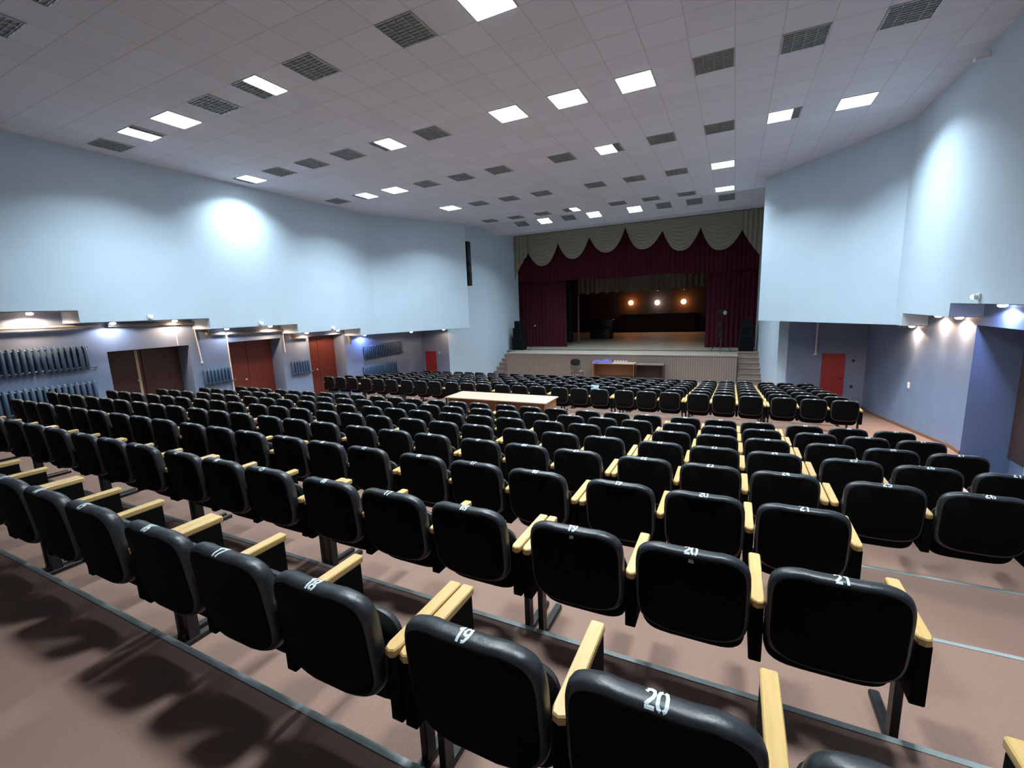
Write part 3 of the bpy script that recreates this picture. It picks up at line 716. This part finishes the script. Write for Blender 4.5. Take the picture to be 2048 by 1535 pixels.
for k in range(6):
    (xa, za), (xb, zb_) = pk[k], pk[k+1]; g = []; n = 36
    for i in range(n+1):
        u = i/n; x = xa+(xb-xa)*u; e = 1-abs(2*u-1)**2.3
        zb2 = (za+(zb_-za)*u)*(1-e)+lo[k]*e; c = []
        for j in range(33):
            v = j/32; z = zb2+(ztp-zb2)*v
            rip = .022*math.sin(2*math.pi*7*v*(1+.15*e))*e*(1-v)**.5
            c.append((x, -.03-.10*e*(1-v)-rip, z))
        g.append(c)
    MB().sheet(g, .01).build('swag', MT['creamcloth'], sw, smooth=True)
for xa, xb, fa in ((-11.62, -10.70, lambda u: 1.55+1.47*u**.75), (.2, .975, lambda u: 3.18-1.25*u**.8)):
    g = []
    for i in range(25):
        u = i/24; x = xa+(xb-xa)*u; b = fa(u); g.append([(x, -.03+.03*math.sin(u*24)-.01, b+(ztp-b)*j/8) for j in range(9)])
    MB().sheet(g, .01).build('tail', MT['creamcloth'], sw, smooth=True)

def rail_bar(x0, x1, y, z, lab):
    tag(MB().tube((0, 0, 0), (x1-x0, 0, 0), .03, 10).build('curtain_rail', MT['black'], None, (x0, y, z), smooth=True), lab, 'rail')
rail_bar(-13.3, 2.7, 28.0, CZ+2.18, 'black rail across the stage carrying the beige inner valance')
rail_bar(-13.3, -9.0, 27.2, CZ+3.43, 'black rail carrying the left black side drape')
rail_bar(-1.3, 2.7, 28.6, CZ+3.43, 'black rail carrying the right black side drape')

# ------------------------------------------------------------------ things on the stage
def zst(y): return ZST+.03*max(0, y-YP)
def sconce(x, z, m, col, lab, e):
    t = thing('stage_lamp', lab, 'lamp', (x, YSB, z), 0, 'three round lamps on the rear stage wall')
    MB().tube((0, 0, .0), (0, -.03, 0), .08, 16).build('wall_plate', MT['black'], t, smooth=True)
    MB().tube((0, -.03, 0), (0, -.10, 0), .02).build('arm', MT['black'], t, smooth=True)
    MB().ball((0, -.24, 0), .17, 16, 10).build('globe', MT[m], t, smooth=True)
    MB().ball((0, -.02, .86), .04, 8, 6).build('ceiling_hook', MT['chrome'], t, smooth=True)
    ld = bpy.data.lights.new('lamp', 'POINT'); ld.energy = e; ld.color = col; ld.shadow_soft_size = .14; ob('lamp', ld, t, (0, -.50, 0))
sconce(-6.83, CZ+.03, 'orange', (1, .36, .12), 'leftmost of the three round lamps, orange', 5)
sconce(-4.97, CZ-.03, 'white', (1, .8, .6), 'middle one of the three round lamps, whiter than the others', 3)
sconce(-3.20, CZ-.03, 'orange', (1, .48, .18), 'rightmost of the three round lamps, orange', 5)
t = thing('stage_ledge', 'long dark ledge board below the three round stage lamps', 'shelf', (-5.0, YSB-.01, CZ-.82))
MB().cbox((-2.6, -.35, 0), (2.7, 0, .05), .01).build('board', mat('varnished dark wood', (.05, .03, .02), .25), t)
MB().box((-2.5, -.28, -1.18), (2.6, -.22, 0)).build('front_panel', MT['stagedark'], t)
def pa(x, y, lab, hs):
    t = thing('loudspeaker_stack', lab, 'speaker', (x, y, ZST)); z = 0
    for i, (w_, h) in enumerate(hs):
        b = MB().cbox((-w_/2, -.25, z+.003), (w_/2, .25, z+h-.003), .015).build('cabinet', MT['plastic_b'], t)
        MB().cbox((-w_/2+.04, -.262, z+.04), (w_/2-.04, -.249, z+h-.04), .004).build('grille', MT['grille'], b)
        z += h
pa(-11.05, 23.3, 'dark loudspeaker stack at the left end of the stage', [(.7, .72), (.55, .55), (.34, .38)])
pa(.56, 23.6, 'dark loudspeaker stack at the right end of the stage', [(.64, .72), (.5, .50), (.34, .3)])
t = thing('microphone_stand', 'thin microphone stand beside the left loudspeaker stack', 'microphone stand', (-10.15, 22.9, ZST))
m = MB()
for a in (0, 2.1, 4.2): m.tube((0, 0, .12), (.3*math.cos(a+.4), .3*math.sin(a+.4), .01), .012, 8)
m.build('tripod', MT['chrome'], t, smooth=True)
MB().tube((0, 0, .1), (0, 0, 1.1), .012, 8).build('pole', MT['black'], t, smooth=True)
MB().tube((0, 0, 1.1), (.28, -.1, 1.35), .009, 8).build('boom', MT['black'], t, smooth=True)
MB().tube((.28, -.1, 1.35), (.36, -.13, 1.39), .02, 10, .03).ball((.38, -.135, 1.40), .032).build('microphone', MT['chrome'], t, smooth=True)
t = thing('spotlight_stand', 'black tripod with a small spotlight at the right of the stage', 'spotlight', (-.50, 23.0, ZST))
for a in (.5, 2.6, 4.7):
    MB().tube((0, 0, .62), (.52*math.cos(a), .52*math.sin(a), .012), .014, 8).build('leg', MT['black'], t, smooth=True)
MB().tube((0, 0, .3), (0, 0, 1.72), .018, 8).build('pole', MT['black'], t, smooth=True)
MB().tube((-.08, .06, 1.84), (.12, -.16, 1.82), .13, 16, .15).build('lamp_head', MT['plastic_b'], t, smooth=True)
MB().tube((.121, -.161, 1.82), (.128, -.169, 1.82), .10, 16).build('lens', MT['chrome'], t, smooth=True)
MB().cbox((-.16, -.05, 1.1), (.02, .06, 1.4), .02).build('dimmer_box', MT['plastic_b'], t)
MB().cbox((-.12, -.05, .7), (.06, .06, .92), .02).build('battery_box', MT['plastic_b'], t)
y_ = 29.5
t = thing('upright_piano', 'dark upright piano deep at the left of the stage', 'piano', (-7.9, y_, zst(y_)+.001))
MB().cbox((-.75, 0, 0), (.75, .35, 1.25), .02).build('case', mat('black lacquer', (.012, .010, .010), .2), t)
MB().cbox((-.72, -.3, .62), (.72, .0, .76), .015).build('keyboard', MT['plastic_b'], t)
for s in (-1, 1): MB().cbox((s*.66-.04, -.28, 0), (s*.66+.04, -.2, .62), .01).build('leg', MT['plastic_b'], t)
tag(MB().tube((0, 0, 0), (0, 0, 2.9), .05, 10).build('wooden_pole', mat('old timber', (.14, .09, .06), .7), None, (-8.55, 26.6, zst(26.6)+.001), smooth=True), 'brown upright pole left of the beige inner valance', 'pole')
